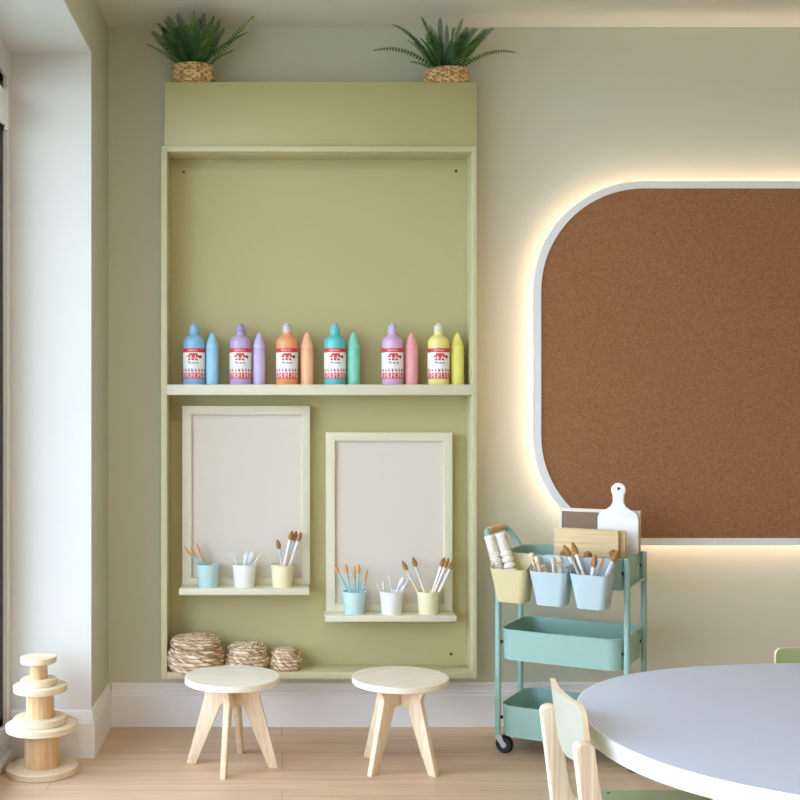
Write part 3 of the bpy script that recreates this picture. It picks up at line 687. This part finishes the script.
def paddle_parts(o, w, h):
    pts = paddle(); MB().prism(pts, -.006, .006).build('board', 'paint_white', o, bevel=.0012)
    MB().lathe([(0, 0), (.005, 0), (.005, .0012), (0, .0012)], 16, T=Matrix.Translation((.002, -.006, .303)) @ Matrix.Rotation(PI/2, 4, 'X')).build('hanging_hole', 'black', o)
slab('paddle_board', 'white paddle board with a rounded handle, standing in the trolley top tray', 'paddle board', .277, .4105, .195, .89, .012, 'paint_white', tilt=-2.5, parts=paddle_parts)
def pin_parts(o, w, h):
    f = MB(); b = .011
    f.box((-w/2, -.006, 0), (-w/2+b, .006, h)); f.box((w/2-b, -.006, 0), (w/2, .006, h)); f.box((-w/2+b, -.006, h-b), (w/2-b, .006, h)); f.box((-w/2+b, -.006, 0), (w/2-b, .006, b))
    f.build('frame', 'ply_flat', o); MB().box((-w/2+b, -.002, b), (w/2-b, .004, h-b)).build('panel', 'brownboard', o)
    MB().box((-w/2+.001, .006, .001), (w/2-.001, .011, h-.001)).build('backing', 'kraft', o)
slab('small_framed_board', 'grey-brown board in a pale frame behind the white paddle board', 'framed board', .135, .4085, .236, .797, .012, 'ply_flat', tilt=-1, parts=pin_parts)

# ------------------------------------------------------------------ table
TC = (1.3555, 2.3128); ta, tb, tn = .739, .552, 2.36
def sup(s): 
    out = []
    for k in range(120):
        a = 2*PI*k/120; c, q = math.cos(a), math.sin(a)
        x = s[0]*math.copysign(abs(c)**(2/tn), c); y = s[1]*math.copysign(abs(q)**(2/tn), q)
        out.append((x, y))
    return out
tab = thing('activity_table', 'low oval table with a white top in the right foreground', 'table', (TC[0], TC[1], 0))
MB().prism(sup((ta-.0015, tb-.0015)), .4645, .4999, axis='z').build('tabletop', 'table', tab)
e = MB(); o0, o1 = sup((ta-.0016, tb-.0016)), sup((ta, tb)); n = len(o0)
loops = [(o0, .4643), (sup((ta-.0006, tb-.0006)), .4643), (o1, .4655), (o1, .4985), (sup((ta-.0008, tb-.0008)), .5), (sup((ta-.0035, tb-.0035)), .5002)]
vs = [(x, y, z) for l, z in loops for x, y in l]
e.add(vs, [(k*n+i, k*n+(i+1) % n, (k+1)*n+(i+1) % n, (k+1)*n+i) for k in range(len(loops)-1) for i in range(n)], 0, True)
e.build('edge_band', 'table_edge', tab)
for dx, dy in ((-.545, -.205), (-.10, .40), (.10, -.40), (.5, .2)):
    MB().lathe([(0, 0), (.016, 0), (.02, .4645), (0, .4645)], 24, T=Matrix.Translation((dx, dy, 0))).build('leg', 'table_edge', tab)

# ------------------------------------------------------------------ chairs
def chair(label, loc, rot, s):
    t = thing('child_chair', label, 'chair', loc, rot, "children's chairs around the oval table")
    # local: faces +x, back posts near x = 0; z up
    Sc = Matrix.Scale(s, 4); wd = .31
    lean = .13
    def px(z): return (.302-z)*lean if z > .302 else 0
    for sy in (-1, 1):
        y0, y1 = (sy*wd/2-.0 if sy < 0 else wd/2-.03), (-wd/2+.03 if sy < 0 else wd/2)
        th_ = .0185
        post = [(px(.49)+th_, .302+.0)] if False else []
        top = .503
        pts = [(-th_, .27), (px(top)-th_, top-.015)] + [(px(top)-th_+.015*(1-math.cos(a)), top-.015+.015*math.sin(a)) for a in (.5, 1.0, PI/2)] + [(px(top)+th_-.012+.012*math.sin(a), top-.012+.012*math.cos(a)) for a in (0, .5, 1.0, PI/2)]
        pts += [(px(.37)+th_, .37)] + [(th_+.045-.045*math.cos(a), .3305-.0285*math.sin(a)+.0) for a in (.3, .7, 1.1, PI/2)] + [(.285, .302), (.285, .270)]
        MB().prism(pts, y0, y1, T=Sc).build('side_frame', 'ply_lam', t, bevel=.003*s, seg=3)
        MB().prism([(-.0185, .27), (.0185, .27), (-.03, 0), (-.06, 0)], y0, y1, T=Sc).build('leg', 'ply', t, bevel=.003*s)
        MB().prism([(.25, .27), (.285, .27), (.30, 0), (.272, 0)], y0, y1, T=Sc).build('leg', 'ply', t, bevel=.003*s)
    # seat
    seat = rrect(.03, -wd/2-.005, .305, wd/2+.005, .055, 8)
    MB().prism(seat, .303, .315, axis='z', T=Sc).build('seat', 'seatgreen', t, bevel=.002)
    for sy in (-1, 1): MB().lathe([(0, .315), (.004, .315), (.004, .3158), (0, .3158)], 10, T=Sc @ Matrix.Translation((.10, sy*(wd/2-.015), 0))).build('screw', 'screw', t)
    # back panel: slightly curved sheet between the posts, tapering at its lower corners
    bp = MB(); bw_ = wd/2-.0315; nu, nv = 30, 14
    z0, z1 = .438, .567; g = {}
    vs = []; 
    for side in (0, 1):
        for i in range(nu+1):
            yy = -bw_*math.cos(PI*i/nu); e_ = abs(yy)/bw_
            zt = z1 - (.022*(1-math.sqrt(max(0, 1-max(0, (e_-.84)/.16)**2)))); zb = z0 + .03*e_**2 + .0
            for j in range(nv+1):
                z = zb + (zt-zb)*j/nv; x = px(z) + .006 - .014*(1-e_**2) + (.011 if side else 0)
                vs.append((x, yy, z))
    q = (nu+1)*(nv+1); fs = []
    for i in range(nu):
        for j in range(nv):
            a = i*(nv+1)+j; b = a+nv+1; fs += [(a, a+1, b+1, b), (q+a, q+b, q+b+1, q+a+1)]
    rim = [i*(nv+1) for i in range(nu+1)] + [nu*(nv+1)+j for j in range(1, nv+1)] + [i*(nv+1)+nv for i in range(nu-1, -1, -1)] + [j for j in range(nv-1, 0, -1)]
    back = len(fs)
    for a, b in zip(rim, rim[1:]+rim[:1]): fs.append((a, b, q+b, q+a))
    bp.add(vs[:], fs[:back:2], 0, True, Sc); bp.add(vs[:], fs[1:back:2], 2, True, Sc); bp.add(vs[:], fs[back:], 1, False, Sc)
    bp.build('backrest', ['chairgreen', 'ply', 'seatgreen'], t)
chair('pale wooden chair with a green back, tucked in at the left end of the table', (.594, 2.305, 0), 0, 1.0)
chair('chair on the far side of the table with only its green backrest top showing', (1.277+.112, 2.962, 0), -PI/2, .903)

# ------------------------------------------------------------------ light, camera, output
w = bpy.data.worlds.new('sky'); S.world = w; w.use_nodes = True
bg = w.node_tree.nodes['Background']; bg.inputs[0].default_value = (.76, .90, 1.12, 1); bg.inputs[1].default_value = 5.0
cam = bpy.data.cameras.new('camera'); co = bpy.data.objects.new('camera', cam); COL.objects.link(co); S.camera = co
co.location = (0, 0, CH); co.rotation_euler = (PI/2, 0, 0)
cam.sensor_width = 36; cam.lens = 36*F/800; cam.shift_x = (400-VX)/800; cam.shift_y = (VY-400)/800; cam.clip_start = .05
vs_ = S.view_settings; vs_.view_transform = 'Standard'; vs_.look = 'None'; vs_.gamma = 1; vs_.use_curve_mapping = False
vs_.exposure = 0.77
S.cycles.use_denoising = True
S.cycles.max_bounces = 14; S.cycles.diffuse_bounces = 8; S.cycles.transparent_max_bounces = 12
S.cycles.caustics_reflective = False; S.cycles.caustics_refractive = False
